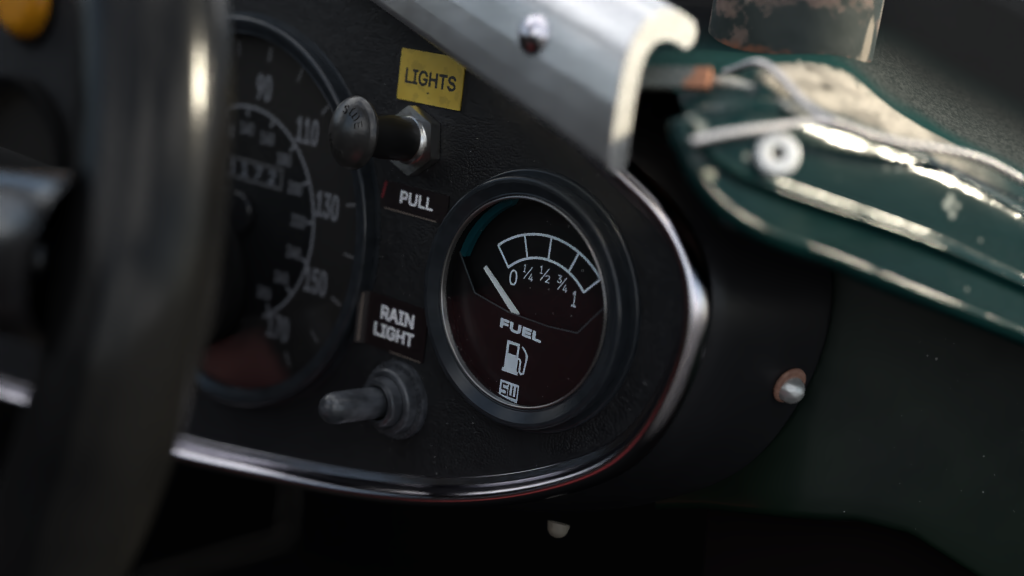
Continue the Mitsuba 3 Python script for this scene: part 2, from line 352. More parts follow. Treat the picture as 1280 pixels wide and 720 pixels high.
# vinyl skirt that runs forward from the trim
ys = np.array([1.5, 3, 6, 12, 20, 28, 34, 37, 38, 38.4])
offs = np.array([-2.2, -0.6, 0.6, 2.0, 3.9, 6.0, 7.8, 8.8, 9.0, 8.0])
S = np.stack([np.c_[OUTS[:, 0] + nout[:, 0] * o, np.full(len(OUTS), y), OUTS[:, 1] + nout[:, 1] * o] for y, o in zip(ys, offs)], 1)
add('dashboard__side_covering', grid(S), SIDEVINYL, smooth=True)
skirt = lambda i, k: S[i, k]

# painted wall beyond the skirt
plan = np.array([(20, 37.2), (40, 37.4), (55, 38.6), (66, 44), (80, 56), (95, 70), (114, 84), (140, 92), (180, 90), (240, 70)])
tt = np.linspace(0, 1, 90)
sp = np.r_[0, np.cumsum(np.linalg.norm(np.diff(plan, axis=0), axis=1))]
PL = CubicSpline(sp, plan)(tt * sp[-1])
zb = np.interp(PL[:, 0], [20, 34, 50, 70, 80, 89, 100, 115, 230], [-55, -50, -46, -42.5, -44.5, -50.7, -58, -75, -150])
zt = np.interp(PL[:, 0], [20, 56, 66, 80, 100, 122, 240], [50, 48, 44, 38, 28, 16, -60])
W = []
for k, (dy, dz) in enumerate([(20, 3), (11, 1.5), (5, 0.3), (1.7, 0.2), (0.4, 1.2), (0, 3)]):
    W.append(np.c_[PL[:, 0], PL[:, 1] + dy, zb + dz])
for q in np.linspace(0.05, 1, 30):
    W.append(np.c_[PL[:, 0], PL[:, 1] + 3 * math.sin(q * 3.1), zb + 3 + q * (zt - zb - 3)])
W = np.array(W).transpose(1, 0, 2)
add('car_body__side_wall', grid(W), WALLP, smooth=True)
add('car_body__footwell_lining', grid(np.array([[(x, y, z) for z in (-38, -60, -110, -250)] for x, y in ((20, 62), (60, 70), (80, 82), (100, 98), (150, 110), (240, 110))], float) + np.array([[[0, 0, -0.0], [0, 3, 0], [0, 12, 0], [0, 60, 0]]])), BROWN, smooth=True)


def bx(x0, x1, y0, y1, z0, z1):
    m = trimesh.creation.box((x1 - x0, y1 - y0, z1 - z0)); m.apply_translation(((x0 + x1) / 2, (y0 + y1) / 2, (z0 + z1) / 2)); return m


add('car_body__bulkhead', bx(-640, 330, 520, 526, -420, 70), DARK)
add('car_body__floor', bx(-640, 330, -900, 520, -424, -420), DARK)
add('car_body__outer_side', bx(326, 330, -900, 519.8, -419.8, -20), mat('bare_sheet', pr(proc(lambda p, n, uv: mix((0.45, 0.43, 0.39), (0.62, 0.60, 0.56), fbm(p.x * 9, p.y * 9, p.z * 9))), 0.5, metallic=0.4)))
add('car_body__outer_side', bx(-644, -640.2, -900, 519.8, -419.8, 80), DARK)
rear = np.array([[(x, y, z + (0.0 if k else 0)) for k, (y, z) in enumerate([(-900, -420), (-895, -100), (-900, 40), (-930, 110), (-1000, 140), (-1300, 150), (-1900, 120), (-1900, -420)])] for x in np.linspace(-643, 329, 24)], float)
xx = np.linspace(-1, 1, 24)[:, None]
rear[:, 1:7, 2] -= 130 * np.abs(xx) ** 3.5
add('car_body__rear_deck', grid(rear), DARK, smooth=30)
tag('car_body', 'dark green painted car body with chipped dusty cockpit rim and scuttle around the instrument panel', 'car body')

# rivet with a rusty washer on the vinyl skirt
i = int(np.argmin(np.abs(OUTS[:, 1] + 8.3) + (OUTS[:, 0] < 30) * 99))
A = S[i, 5] * 0.45 + S[i, 6] * 0.55
e1, e2 = S[i + 1, 6] - S[i, 6], S[i, 6] - S[i, 5]
nv = np.cross(e1, e2); nv /= np.linalg.norm(nv)
if nv[0] < 0: nv = -nv
add('dashboard__rivet_washer', lathe([(0, 1.2), (3.4, 1.2), *arc(4.0, 0.6, 0.6, 90, -90), (3, -0.2)], A, nv, 40), RUSTWASH, smooth=True)
dome = trimesh.creation.icosphere(4, 1.0)
dv = np.array(dome.vertices); dv *= (1 + 0.10 * (meshkit.fbm(dv * 2.2 + 3, 3) - 0.5))[:, None] * np.array([3.3, 3.3, 3.6])
u, v, a = frame(nv)
dome.vertices = A + nv * 0.9 - np.array([0, 0, 0.7]) + dv[:, :1] * u + dv[:, 1:2] * v + dv[:, 2:] * a
add('dashboard__rivet', dome, LEAD, smooth=True)
tag('dashboard__rivet_washer', 'rusty brown washer under the grey rivet')

# ------------------------------------------------------------------ instrument panel
ins = np.c_[OUTS[:, 0] - nout[:, 0] * 1.0, OUTS[:, 1] - nout[:, 1] * 1.0]
top = [(-70, 96), (-330, 112)]
panel = Polygon(np.vstack([ins, top])).buffer(0)
GC, SC, LC = (0.0, 0.0), (-108.5, 0.0), (-226.0, -9.0)
panel = panel.difference(Point(*GC).buffer(28.5, 64)).difference(Point(*SC).buffer(53.5, 96)).difference(Point(*LC).buffer(27, 64))
m = trimesh.creation.extrude_polygon(panel, 1.6, engine='earcut')
v = np.array(m.vertices); m.vertices = np.c_[v[:, 0], v[:, 2], v[:, 1]]; m.fix_normals()
add('dashboard__panel', m, VINYL, smooth=20)
tag('dashboard', 'black leather-grained instrument panel with a bright trim strip round its lower and right edge', 'dashboard')

# bright trim: half-round moulding with a flat dusty lip on the inside
prof = [(0.4, -0.2), *[(2.8 + 2.8 * math.cos(q), 0.6 + 5.2 * math.sin(q)) for q in np.radians(np.linspace(178, 8, 18))], (5.8, 1.0), (7.4, 0.7), (7.7, 0.4), (7.7, -0.2)]
TR = np.stack([np.c_[OUTS[:, 0] - nout[:, 0] * a_, np.full(len(OUTS), -b_), OUTS[:, 1] - nout[:, 1] * a_] for a_, b_ in prof], 1)
TR = TR[:372]
add('dashboard__trim_strip', grid(TR), CHROME, smooth=True)
tag('dashboard__trim_strip', 'bright chromed moulding along the rounded edge of the panel')

# pale cap and screw under the panel
add('dashboard__hanging_clip', lathe([(0, 2.7), *arc(0, 0, 2.7, 80, 0, 6), (2.9, -1), (0, -1)], (8.5, 12, -57.5), (0.1, -0.3, -1), 24), mat('clip', pr((0.15, 0.13, 0.10), 0.6)), smooth=40)
tag('dashboard__hanging_clip', 'small beige rounded clip hanging under the trim')


# ------------------------------------------------------------------ fuel gauge
def bezel_profile(r_out, r_in, h_out, h_in, base):
    return [(r_out - 0.6, base), *arc(r_out - 0.9, h_out - 0.9, 0.9, 0, 90, 7), (r_out - 1.6, h_out), (r_in + 0.7, h_in + 0.25), *arc(r_in + 0.5, h_in - 0.1, 0.4, 80, 180, 6), (r_in, h_in - 1.0)]


g = 'fuel_gauge__'
add(g + 'mounting_ring', lathe([(29, 0), (31.7, 0.0), *arc(31.1, 0.7, 0.6, -20, 100, 6), (30.3, 1.1), (29, 1.0)], (0, 0, 0)), BEZEL, smooth=40)
add(g + 'bezel', lathe(bezel_profile(30.1, 25.3, 6.0, 4.3, 0.6), (0, 0, 0), n=160), BEZEL, smooth=28)
add(g + 'retaining_lip', lathe([(25.32, 4.0), *arc(25.05, 4.45, 0.32, 0, 180, 8), (24.7, 3.2)], (0, 0, 0), n=160), mat('lip', pr((0.32, 0.31, 0.30), 0.22, metallic=0.9)), smooth=True)
add(g + 'housing', lathe([(25.3, 4.0), (25.6, -0.0), (25.6, -9), (0, -9)], (0, 0, 0)), DIAL, smooth=30)
disc = Point(0, 0).buffer(25.5, 64)
add(g + 'dial', flat(disc, -3.06, 0.4), DIAL)
win = Polygon([(-24.2, 6.8), (-17.7, -2.1), (-6.5, -4.2), (6, -4.6), (14.8, -4.0), (21.1, 3.6), (30, 14), (0, 40), (-40, 22)])
mask = disc.difference(win)
add(g + 'mask_plate', flat(mask, 0.0, 0.5), mat('mask', pr((0.007, 0.0065, 0.007), 0.32, specular=0.5)))
edge = win.exterior.intersection(disc.buffer(-0.2))
add(g + 'mask_edge', flat(edge.buffer(0.16, cap_style='flat').intersection(disc), 0.12, 0.2), mat('mask_edge', pr((0.05, 0.065, 0.07), 0.3)))
teal = disc.buffer(-0.3).difference(Point(1.3, -0.6).buffer(25.0, 64)).intersection(Polygon([(-30, 5.5), (-18, 6.5), (-8, 26), (-30, 26)]))
add(g + 'light_guide', flat(teal.buffer(0.15), -0.3, 2.0), TEAL)
tag(g + 'light_guide', 'teal tinted plastic sliver along the left edge of the dial window')
# printed scale
H = -3.0
c0, R0_, c1, R1_ = np.array([0.5, -8.0]), 23.87, np.array([0.7, -6.4]), 16.64
outp = np.array([(-14.6, 10.3), (-6.9, 14.7), (1.3, 15.9), (9.9, 13.9), (17.1, 9.3)])
inp = np.array([(-10.7, 5.8), (-5.1, 9.2), (1.2, 10.4), (7.7, 8.9), (12.8, 5.0)])


def arcline(c, R, p0, p1, n=40):
    a0, a1 = math.atan2(*(p0 - c)[::-1]), math.atan2(*(p1 - c)[::-1])
    t = np.linspace(a0, a1, n)
    return np.c_[c[0] + R * np.cos(t), c[1] + R * np.sin(t)]


sc = [stroke(arcline(c0, R0_, outp[0], outp[-1]), 0.62), stroke(arcline(c1, R1_, inp[0], inp[-1]), 0.62)]
for a_, b_ in zip(outp, inp): sc.append(stroke([a_ + (a_ - b_) * 0.04, b_ + (b_ - a_) * 0.04], 0.52))
add(g + 'scale', flat(shapely.union_all(sc), H, 0.05), PRINT)
lt = []
lt.append(text('0', -9.9, -7.5, 1.7, 5.6, H))


def frac(n_, d_, x, z, s=1.0):
    return [text(n_, x - 1.75 * s, x - 0.55 * s - (0.35 if n_ == '1' else -0.15), z + 0.0, z + 1.95 * s, H), flat(stroke([(x - 1.3 * s, z - 1.6 * s), (x + 0.95 * s, z + 1.7 * s)], 0.26), H, 0.05),
            text(d_, x + 0.15, x + 1.5 * s, z - 1.75 * s, z + 0.15, H)]


lt += frac('1', '4', -4.2, 5.7) + frac('1', '2', 0.9, 6.5) + frac('3', '4', 6.4, 5.5)
lt.append(text('1', 9.7, 11.0, 0.9, 4.7, H))
for q in lt: add(g + 'numeral', q, PRINT, smooth=False)
add(g + 'lettering', text('FUEL', -8.5, 4.6, -8.5, -6.1, 0.06, fat=0.22, slope=-0.055), PRINT, smooth=False)
tag(g + 'lettering', 'white word FUEL above the pump symbol')
pump = shapely.union_all([sbox(-6.15, -18.85, -1.15, -17.95), sbox(-5.6, -18.0, -1.6, -11.0).difference(sbox(-4.85, -14.1, -2.2, -11.75)),
                          stroke([(-0.75, -11.5), (0.45, -12.5), (1.05, -13.6), (0.95, -14.6), (0.7, -16.6), (0.55, -17.8), (-0.1, -18.2), (-0.7, -17.8), (-0.75, -16.6), (-0.75, -15.2), (-1.1, -14.75), (-1.7, -14.7)], 0.5),
                          Polygon([(0.35, -12.6), (1.3, -13.2), (1.35, -14.3), (0.75, -14.2)])])
add(g + 'pump_symbol', flat(pump, 0.06, 0.05), PRINT)
add(g + 'emblem_plate', flat(sbox(-6.15, -25.75, -0.2, -21.1).intersection(Point(0, 0).buffer(25.2 + 2, 64)), 0.06, 0.05), PRINT)
S_ = stroke([(-3.7, -21.9), (-5.3, -21.9), (-5.3, -23.2), (-3.75, -23.2), (-3.75, -24.5), (-5.45, -24.5)], 0.45)
W_ = shapely.union_all([stroke([(-3.05, -21.7), (-3.05, -24.5), (-0.75, -24.5), (-0.75, -21.7)], 0.45), stroke([(-1.9, -21.7), (-1.9, -24.5)], 0.42)])
add(g + 'emblem_letters', flat(S_, 0.14, 0.06), BLACKINK)
add(g + 'emblem_letters', flat(W_, 0.14, 0.06), BLACKINK)
# needle comes out from under the mask
n0, n1 = np.array([-17.0, 4.5]), np.array([-5.0, -5.0])
dn = (n1 - n0) / np.linalg.norm(n1 - n0); pn = np.array([-dn[1], dn[0]])
add(g + 'needle', flat(Polygon([n0 + pn * 0.5, n0 - pn * 0.5, n1 - pn * 0.85, n1 + pn * 0.85]), -1.6, 0.5), NEEDLE)
add(g + 'glass', lathe([(24.9, 3.7), (0, 3.7)], (0, 0, 0)), mat('glass', {'type': 'thindielectric', 'int_ior': 1.5}), smooth=False)
tag('fuel_gauge', 'round black fuel gauge in focus with white scale and white needle resting below zero', 'gauge')


def specks(n, place, rmin, rmax):
    ms = []
    for _ in range(n):
        p, nn = place()
        s = trimesh.creation.icosphere(1, 1.0)
        r_ = rmin * (rmax / rmin) ** (rng.random() ** 2.2)
        vv = np.array(s.vertices) * r_ * (0.6 + 0.8 * rng.random((1, 3)))
        s.vertices = vv + p
        ms.append(s)
    return trimesh.util.concatenate(ms)


def on_glass():
    while True:
        if rng.random() < 0.45:
            a_ = math.radians(rng.normal(225, 38)); r_ = 24.6 - abs(rng.normal(0, 1.6))
        else:
            a_ = rng.random() * 6.283; r_ = 24.6 * math.sqrt(rng.random())
        return np.array([r_ * math.cos(a_), -3.75, r_ * math.sin(a_)]), None


k = add(g + 'dust', specks(90, on_glass, 0.04, 0.15), DUST)
labels[k] = {'label': 'fine pale dust specks on the gauge glass', 'kind': 'stuff'}


def on_panel():
    while True:
        x, z = rng.uniform(-62, 46), rng.uniform(-58, 66)
        if panel.buffer(-4).contains(Point(x, z)) and x * x + z * z > 33 ** 2: return np.array([x, -0.02, z]), None


k = add('dashboard__dust', specks(130, on_panel, 0.05, 0.17), DUST)
labels[k] = {'label': 'fine pale dust specks on the black covering', 'kind': 'stuff'}


def on_wall():
    i_, j_ = rng.integers(18, 60), rng.integers(5, 30)
    return W[i_, j_] * (1 - (f_ := rng.random())) + W[i_ + 1, j_] * f_, None


k = add('car_body__dust', specks(140, on_wall, 0.06, 0.24), DUST)
labels[k] = {'label': 'pale dust specks on the dark green inner wall', 'kind': 'stuff'}

# ------------------------------------------------------------------ speedometer
s = 'speedometer__'
cx, cz = SC
C3 = (cx, 0, cz)
add(s + 'mounting_ring', lathe([(53, 0), (56.4, 0.0), (56.4, 0.2), (55.9, 0.35), (53, 0.35)], C3, n=128), BEZEL, smooth=40)
add(s + 'bezel', lathe(bezel_profile(55.4, 50.6, 4.8, 3.4, 0.3), C3, n=200), BEZEL, smooth=28)
add(s + 'housing', lathe([(50.7, 3.0), (51.2, 0), (51.2, -6), (0, -6)], C3, n=128), DIAL)
add(s + 'dial', flat(Point(cx, cz).buffer(51.2, 96), -0.1, 0.5), SPEEDDIAL)
add(s + 'dial_centre', flat(Point(cx, cz).buffer(30.0, 64), -0.07, 0.02), DIAL)
mat('dim_print', pr((0.10, 0.10, 0.105), 0.6))
for mph in range(20, 171, 10):
    a_ = math.radians(82 - (mph - 90) * 1.735)
    rr = (43.5, 47.5)
    add(s + 'tick', flat(stroke([(cx + q * math.cos(a_), cz + 1 + q * math.sin(a_)) for q in rr], 1.0 if mph % 20 == 10 else 0.7), -0.03, 0.06), 'mat_dim_print')
for mph in range(30, 171, 20):
    a_ = math.radians(82 - (mph - 90) * 1.735)
    x, z = cx + 36 * math.cos(a_), cz + 1 + 36 * math.sin(a_)
    w_ = 3.2 if mph < 100 else 4.5
    add(s + 'numeral', text(str(mph), x - w_, x + w_, z - 3.6, z + 3.6, -0.03, fat=0.22), GREYPRINT, smooth=False)
add(s + 'inner_ring', flat(shapely.LineString([(cx + 30.5 * math.cos(t_), cz + 30.5 * math.sin(t_)) for t_ in np.radians(np.linspace(-64, 240, 120))]).buffer(0.45), -0.03, 0.06), GREYPRINT)
for kmh in range(40, 281, 20):
    a_ = math.radians(92 - (kmh - 140) * 1.078)
    add(s + 'inner_tick', flat(stroke([(cx + q * math.cos(a_), cz + q * math.sin(a_)) for q in (27.8, 30.4)], 0.9), -0.03, 0.06), GREYPRINT)
    x, z = cx + 24.3 * math.cos(a_), cz + 24.3 * math.sin(a_)
    w_ = 1.9 if kmh < 100 else 2.8
    add(s + 'inner_numeral', text(str(kmh), x - w_, x + w_, z - 1.7, z + 1.7, -0.03, fat=0.05), GREYPRINT, smooth=False)
odo = sbox(cx - 16, cz + 9.5, cx + 16, cz + 15.5).difference(sbox(cx - 15.4, cz + 10.1, cx + 15.4, cz + 14.9))
add(s + 'mileage_window', flat(odo, 0.0, 0.1), 'mat_dim_print')
for k_, ch in enumerate('05172'):
    add(s + 'mileage_digit', text(ch, cx - 13.8 + k_ * 6, cx - 10.9 + k_ * 6, cz + 10.7, cz + 14.3, -0.03), mat('odo_print', pr((0.20, 0.21, 0.24), 0.6)) if k_ == 0 else 'mat_odo_print', smooth=False)
trip = sbox(cx - 4, cz - 31, cx + 4.6, cz - 22.5).difference(sbox(cx - 2.2, cz - 29.6, cx + 2.8, cz - 24.0))
add(s + 'trip_window', flat(trip, 0.0, 0.1), GREYPRINT)
add(s + 'unit_letter', text('M', cx - 1.4, cx + 2.2, cz - 12.4, cz - 9.6, -0.03), GREYPRINT, smooth=False)
add(s + 'unit_letter', text('H', cx - 1.8, cx + 1.8, cz - 19.6, cz - 15.8, -0.03), GREYPRINT, smooth=False)
pd = math.radians(225)
add(s + 'needle', flat(Polygon([(cx + 0.8, cz - 0.8), (cx - 0.8, cz + 0.8), (cx + 38 * math.cos(pd), cz + 38 * math.sin(pd))]), 0.9, 0.4), GREYPRINT)
add(s + 'needle_hub', lathe([(0, 2.4), (5.6, 2.4), (6.2, 1.8), (6.2, -0.1)], C3, n=48), BLACKGLOSS)
add(s + 'glass', lathe([(50.5, 2.7), (0, 2.7)], C3, n=96), 'mat_glass', smooth=False)
tag('speedometer', 'large blurred speedometer with grey numerals, half hidden behind the steering wheel rim', 'gauge')

# dark gauge far left
l = 'panel_gauge__'
C4 = (LC[0], 0, LC[1])
add(l + 'bezel', lathe(bezel_profile(33, 28, 6, 4.3, 0.2), C4), DARK, smooth=28)
add(l + 'housing', lathe([(28.2, 3.8), (28.2, -7), (0, -7)], C4), DIAL)
add(l + 'dial', flat(Point(*LC).buffer(27.8, 48), -3, 0.5), SPEEDDIAL)
add(l + 'glass', lathe([(28, 3.4), (0, 3.4)], C4, n=64), 'mat_glass', smooth=False)
tag('panel_gauge', 'dark round gauge at the left edge behind the steering wheel rim and spoke', 'gauge')

add('amber_lamp__lens', lathe([(0, 7), *arc(8, 1, 6, 80, 0, 8), (14, 0)], (-226, 0, 50), n=48), AMBER, smooth=True)
add('amber_lamp__base', lathe([(17, 0), (17, 0.8), (14, 1.0)], (-226, 0, 50), n=48), DARK)
tag('amber_lamp', 'blurred orange yellow rounded lamp in the top left corner', 'lamp')


# ------------------------------------------------------------------ labels stuck to the panel
def sticker(x0, x1, z0, z1, h, t, r=0.5, curl=0.0):
    """A thin plate with rounded corners, its left end lifted by curl."""
    poly = sbox(x0 + r, z0 + r, x1 - r, z1 - r).buffer(r, 4)
    m = flat(poly, h, t)
    if curl:
        m = m.subdivide_to_size(0.8); v = np.array(m.vertices)
        v[:, 1] -= curl * np.clip((x0 + 2.8 - v[:, 0]) / 2.8, 0, 1) ** 2
        m = trimesh.Trimesh(v, m.faces)
    return m


add('lights_label__plate', sticker(-51.2, -29.4, 41.2, 54.0, 0.55, 0.45, 0.4), YELLOW)
add('lights_label__lettering', text('LIGHTS', -48.9, -31.5, 45.5, 49.3, 0.60, 0.06, fat=0.13), BLACKINK, smooth=False)
add('lights_label__mark', flat(Polygon([(-41.2, 43.9), (-40.4, 43.75), (-39.9, 43.95), (-40.6, 44.15)]), 0.58, 0.04), BLACKINK)
tag('lights_label', 'yellow plate lettered LIGHTS in black above the pull switch', 'label')
add('pull_label__strip', sticker(-53.2, -29.6, 12.7, 19.9, 0.42, 0.3, 0.3), TAPE)
add('pull_label__lettering', text('PULL', -46.2, -34.6, 15.0, 18.3, 0.47, 0.06, fat=0.14), WHITE, smooth=False)
add('pull_label__edge', flat(stroke([(-51.5, 12.75), (-33, 12.7)], 0.28), 0.46, 0.2), TAPEEDGE)
add('pull_label__red_end', flat(Polygon([(-53.1, 15.2), (-52.3, 15.2), (-51.4, 19.6), (-52.2, 19.6)]), 0.47, 0.06), TAPERED)
tag('pull_label', 'black strip label reading PULL in white under the pull switch', 'label')
add('rain_light_label__strip', sticker(-55.0, -32.0, -24.3, -10.1, 0.45, 0.3, 0.3, curl=2.6), TAPE)
add('rain_light_label__lettering', text('RAIN', -48.6, -36.6, -16.35, -12.6, 0.50, 0.06, fat=0.17), WHITE, smooth=False)
add('rain_light_label__lettering', text('LIGHT', -50.5, -36.0, -21.2, -17.55, 0.50, 0.06, fat=0.17), WHITE, smooth=False)
add('rain_light_label__edge', flat(stroke([(-54.2, -23.6), (-54.2, -10.6)], 0.6), 2.4, 0.3), TAPEEDGE)
add('rain_light_label__edge', flat(stroke([(-44, -24.25), (-33, -24.2)], 0.3), 0.47, 0.2), TAPEEDGE)
tag('rain_light_label', 'black label reading RAIN LIGHT in white above the toggle switch', 'label')

# ------------------------------------------------------------------ pull switch
b0, b1 = np.array([-42.5, 0, 31.7]), np.array([-45.0, -22.6, 33.4])
ax = (b1 - b0) / np.linalg.norm(b1 - b0)
hexa = Polygon([(8.9 * math.cos(t_), 8.9 * math.sin(t_)) for t_ in np.radians(np.arange(6) * 60 + 97)]).intersection(Point(0, 0).buffer(8.75, 32)).difference(Point(0, 0).buffer(5.0, 32))
m = trimesh.creation.extrude_polygon(hexa, 3.4, engine='earcut')
v = np.array(m.vertices); m.vertices = np.c_[b0[0] + v[:, 0], -0.25 - v[:, 2], b0[2] + v[:, 1]]; m.fix_normals()
add('pull_switch__nut', m, NUT, smooth=20)
tag('pull_switch__nut', 'worn bright hexagon nut against the panel')
add('pull_switch__collar', lathe([(6.2, 0), (6.2, 3.6), (5.8, 4.2), (5.0, 4.4)], b0, ax, 64), NUT, smooth=30)
add('pull_switch__stem', lathe([(5.55, 1), (5.55, 12), (5.3, 13), (5.2, 20), (5.6, 21)], b0, ax, 64), mat('stem', pr((0.008, 0.008, 0.008), 0.4, specular=0.25)), smooth=30)
hc = b0 + ax * 19.6
dome_h = lambda r_: 5.0 - 0.030 * r_ * r_ + 0.0
add('pull_switch__knob', lathe([(4.5, 0), (7.2, 0.2), *arc(8.2, 1.1, 0.85, -80, 40, 7), *[(r_, dome_h(r_) - 0.55 * (r_ / 8.4) ** 6) for r_ in (8.4, 8.0, 7.4, 6.6, 5.6, 4.4, 3, 1.6, 0)]], hc, ax, 96),
    mat('knob_plastic', bump(pr(proc(lambda p, n, uv: mix((0.012, 0.0115, 0.011), (0.03, 0.028, 0.026), fbm(p.x * 400, p.y * 400, p.z * 400))), 0.27, specular=0.5), lambda p, n, uv: 0.00003 * fbm(p.x * 800, p.y * 800, p.z * 800), 1e-4)), smooth=25)
u, v_, a = frame(ax)
if u[0] < 0: u, v_ = -u, -v_
for word, mid, sgn in (('SIDE', 62, -1), ('HEAD', 238, 1)):
    for k_, ch in enumerate(word):
        ang = math.radians(mid + sgn * (k_ - 1.5) * 24)
        lm = meshkit.text_mesh(ch, 2.1, 1.0)
        lo, hi = lm.bounds; lv = np.array(lm.vertices) - [(lo[0] + hi[0]) / 2, (lo[1] + hi[1]) / 2, 0]
        rot = ang - math.pi / 2 if sgn < 0 else ang + math.pi / 2
        c_, s__ = math.cos(rot), math.sin(rot)
        lx, ly = lv[:, 0] * c_ - lv[:, 1] * s__ + 5.5 * math.cos(ang), lv[:, 0] * s__ + lv[:, 1] * c_ + 5.5 * math.sin(ang)
        rr = np.hypot(lx, ly)
        lh = dome_h(rr) - 0.55 * (rr / 8.4) ** 6 - 0.1 + 0.42 * lv[:, 2]
        lm.vertices = hc + lx[:, None] * u + ly[:, None] * v_ + lh[:, None] * a
        add('pull_switch__knob__letter', lm, 'mat_knob_plastic', smooth=False)
tag('pull_switch', 'black mushroom pull knob marked SIDE and HEAD on a stem through a bright hexagon nut', 'switch')

# ------------------------------------------------------------------ toggle switch
t0, t1 = np.array([-39.2, 0, -36.0]), np.array([-43.6, -22.5, -36.6])
ax = (t1 - t0) / np.linalg.norm(t1 - t0)
t_ = 'toggle_switch__'
add(t_ + 'nut', lathe([(10.3, 0), (10.4, 1.2), (10.1, 1.9), (9.2, 2.2), (7, 2.3)], t0, (0, -1, 0), 72), RUBBER, smooth=30)
for k_ in range(40):
    a_ = k_ / 40 * 2 * math.pi
    m = bx(-0.3, 0.3, -2.6, -1.9, 9.0, 10.0)
    add(t_ + 'nut__ridge', xform(xform(m, trimesh.transformations.rotation_matrix(a_, (0, 1, 0))), trimesh.transformations.translation_matrix(t0)), RUBBER, smooth=False)
add(t_ + 'boot', lathe([(9.0, 1.8), (8.8, 3.4), *arc(7.6, 4.0, 1.1, 0, 100, 6), (6.9, 5.0), (6.6, 4.6), (6.5, 7.2), (6.1, 8.0), (5.2, 8.3), (4.6, 8.0)], t0, (-0.06, -1, 0.0), 64), RUBBER, smooth=35)
add(t_ + 'lever', lathe([(4.0, 5), (4.15, 9), (4.2, 15), (4.15, 19.0), *arc(0, 19.6, 4.1, 5, 90, 9)], t0, ax, 56), RUBBER, smooth=True)
tag('toggle_switch', 'grey rubber booted toggle switch with a rounded lever below the RAIN LIGHT label', 'switch')

# ------------------------------------------------------------------ steering wheel
w = 'steering_wheel__'
WC, ti, WR = np.array([-124.0, -115.9, 2.1]), 0.20, 126.9
e1, e2, wm = np.array([1, 0, 0.0]), np.array([0, math.sin(ti), math.cos(ti)]), np.array([0, -math.cos(ti), math.sin(ti)])
th = np.linspace(-math.pi, math.pi, 240, endpoint=False)
ph = np.linspace(0, 2 * math.pi, 96, endpoint=False)
rad = np.cos(th)[:, None] * e1 + np.sin(th)[:, None] * e2
ridge = 0.022 * (meshkit.noise(np.stack([np.cos(ph)[None] * 3.6 + 0 * th[:, None], np.sin(ph)[None] * 3.6 + 0 * th[:, None], th[:, None] * 1.6 + 0 * ph[None]], -1), 8) - 0.5)
lump = (1 + ridge) * 13.3 * (1 + 0.012 * (meshkit.fbm(np.stack([rad[:, None, 0] * 9 + 0 * ph, rad[:, None, 2] * 9 + 0 * ph, np.cos(ph)[None] + 0 * th[:, None]], -1), 3, seed=5) - 0.5) * 4)
RP = WC + WR * rad[:, None] + lump[..., None] * (np.cos(ph)[None, :, None] * rad[:, None] + np.sin(ph)[None, :, None] * wm)
add(w + 'rim', grid(RP, closed_u=True, closed_v=True), WHEELRIM, smooth=True, uv=np.stack(np.broadcast_arrays(th[:, None], ph[None]), -1).reshape(-1, 2))
tag(w + 'rim', 'thick black leather rim with long glossy reflections')
for a_ in (0.11, 0.11 + 2.094, 0.11 + 4.189):
    dr_ = math.cos(a_) * e1 + math.sin(a_) * e2
    add(w + 'spoke', tube([WC + dr_ * 30 - wm * 12, WC + dr_ * 65 - wm * 4, WC + dr_ * 104], 6.5, 20, samples=20), BLACKGLOSS, smooth=True)
    lw = [(126, 21), (119, 18), (113, 16.8), (107, 16.2), (100, 15.8), (90, 15.5), (80, 15.3), (75, 15), (72.6, 13.6), (71.4, 10), (71.2, 6.0)]
    add(w + 'spoke_wrap', lathe([(r_, h_) for h_, r_ in lw], WC, dr_, 48), WHEELLEATHER, smooth=40)
add(w + 'hub', lathe([(0, -4), (36, -4), (38, -8), (38, -14), (28, -20), (22, -60), (22, -140), (0, -140)], WC, wm, 64), DARK, smooth=30)
tag('steering_wheel', 'black leather steering wheel, its blurred rim crossing the left side in front of the instruments', 'steering wheel')

# ------------------------------------------------------------------ aluminium rail along the top of the panel
A0 = np.array([48.2, -40.0, 42.6])
da = np.array([97, -28, -24.0]); da /= np.linalg.norm(da)
fr = np.array([0, -1.0, 0]); fr -= da * (fr @ da); fr /= np.linalg.norm(fr)
upv = np.cross(fr, da); upv = upv if upv[2] > 0 else -upv
outerp = [(0.2, -0.6), (0.8, 4), (1.2, 9), (1.1, 14), *[(1.0 - 9 + 9 * math.cos(q), 15.5 + 9 * math.sin(q)) for q in np.radians(np.linspace(5, 88, 9))], (-11, 24.4), (-15.2, 23.2)]
rail = shapely.LineString([(a_ - 2.2, b_) for a_, b_ in outerp]).buffer(2.9, 8)
m = trimesh.creation.extrude_polygon(rail, 330.0, engine='earcut')
v = np.array(m.vertices)
endz = v[:, 2] < 1
q = A0 + np.outer(v[:, 0], fr) + np.outer(v[:, 1], upv)
q += np.outer((45.0 - q[:, 0]) / da[0], da)                            # the end is cut square to the car, not to the rail
m.vertices = q - np.outer(v[:, 2], da)
m.fix_normals()
add('cowl_rail__channel', m, ALU, smooth=40)
shr = rail.buffer(-0.25)
m = trimesh.creation.extrude_polygon(shr, 0.35, engine='earcut'); v = np.array(m.vertices)
q = A0 + np.outer(v[:, 0], fr) + np.outer(v[:, 1], upv)
m.vertices = q + np.outer((45.0 - q[:, 0]) / da[0] + v[:, 2], da); m.fix_normals()
add('cowl_rail__cut_end', m, ALUCUT, smooth=False)
tag('cowl_rail__cut_end', 'pale sawn end face of the rail')
scp = A0 - da * 36.5 + upv * 12.2 + fr * 1.2
add('cowl_rail__screw', lathe([(4.6, -0.5), (4.6, 0.3), *[(4.3 * math.cos(q), 0.3 + 3.0 * math.sin(q)) for q in np.radians(np.linspace(0, 90, 10))]], scp, fr, 56), SCREWM, smooth=True)
tag('cowl_rail__screw', 'polished dome headed screw in the rail')
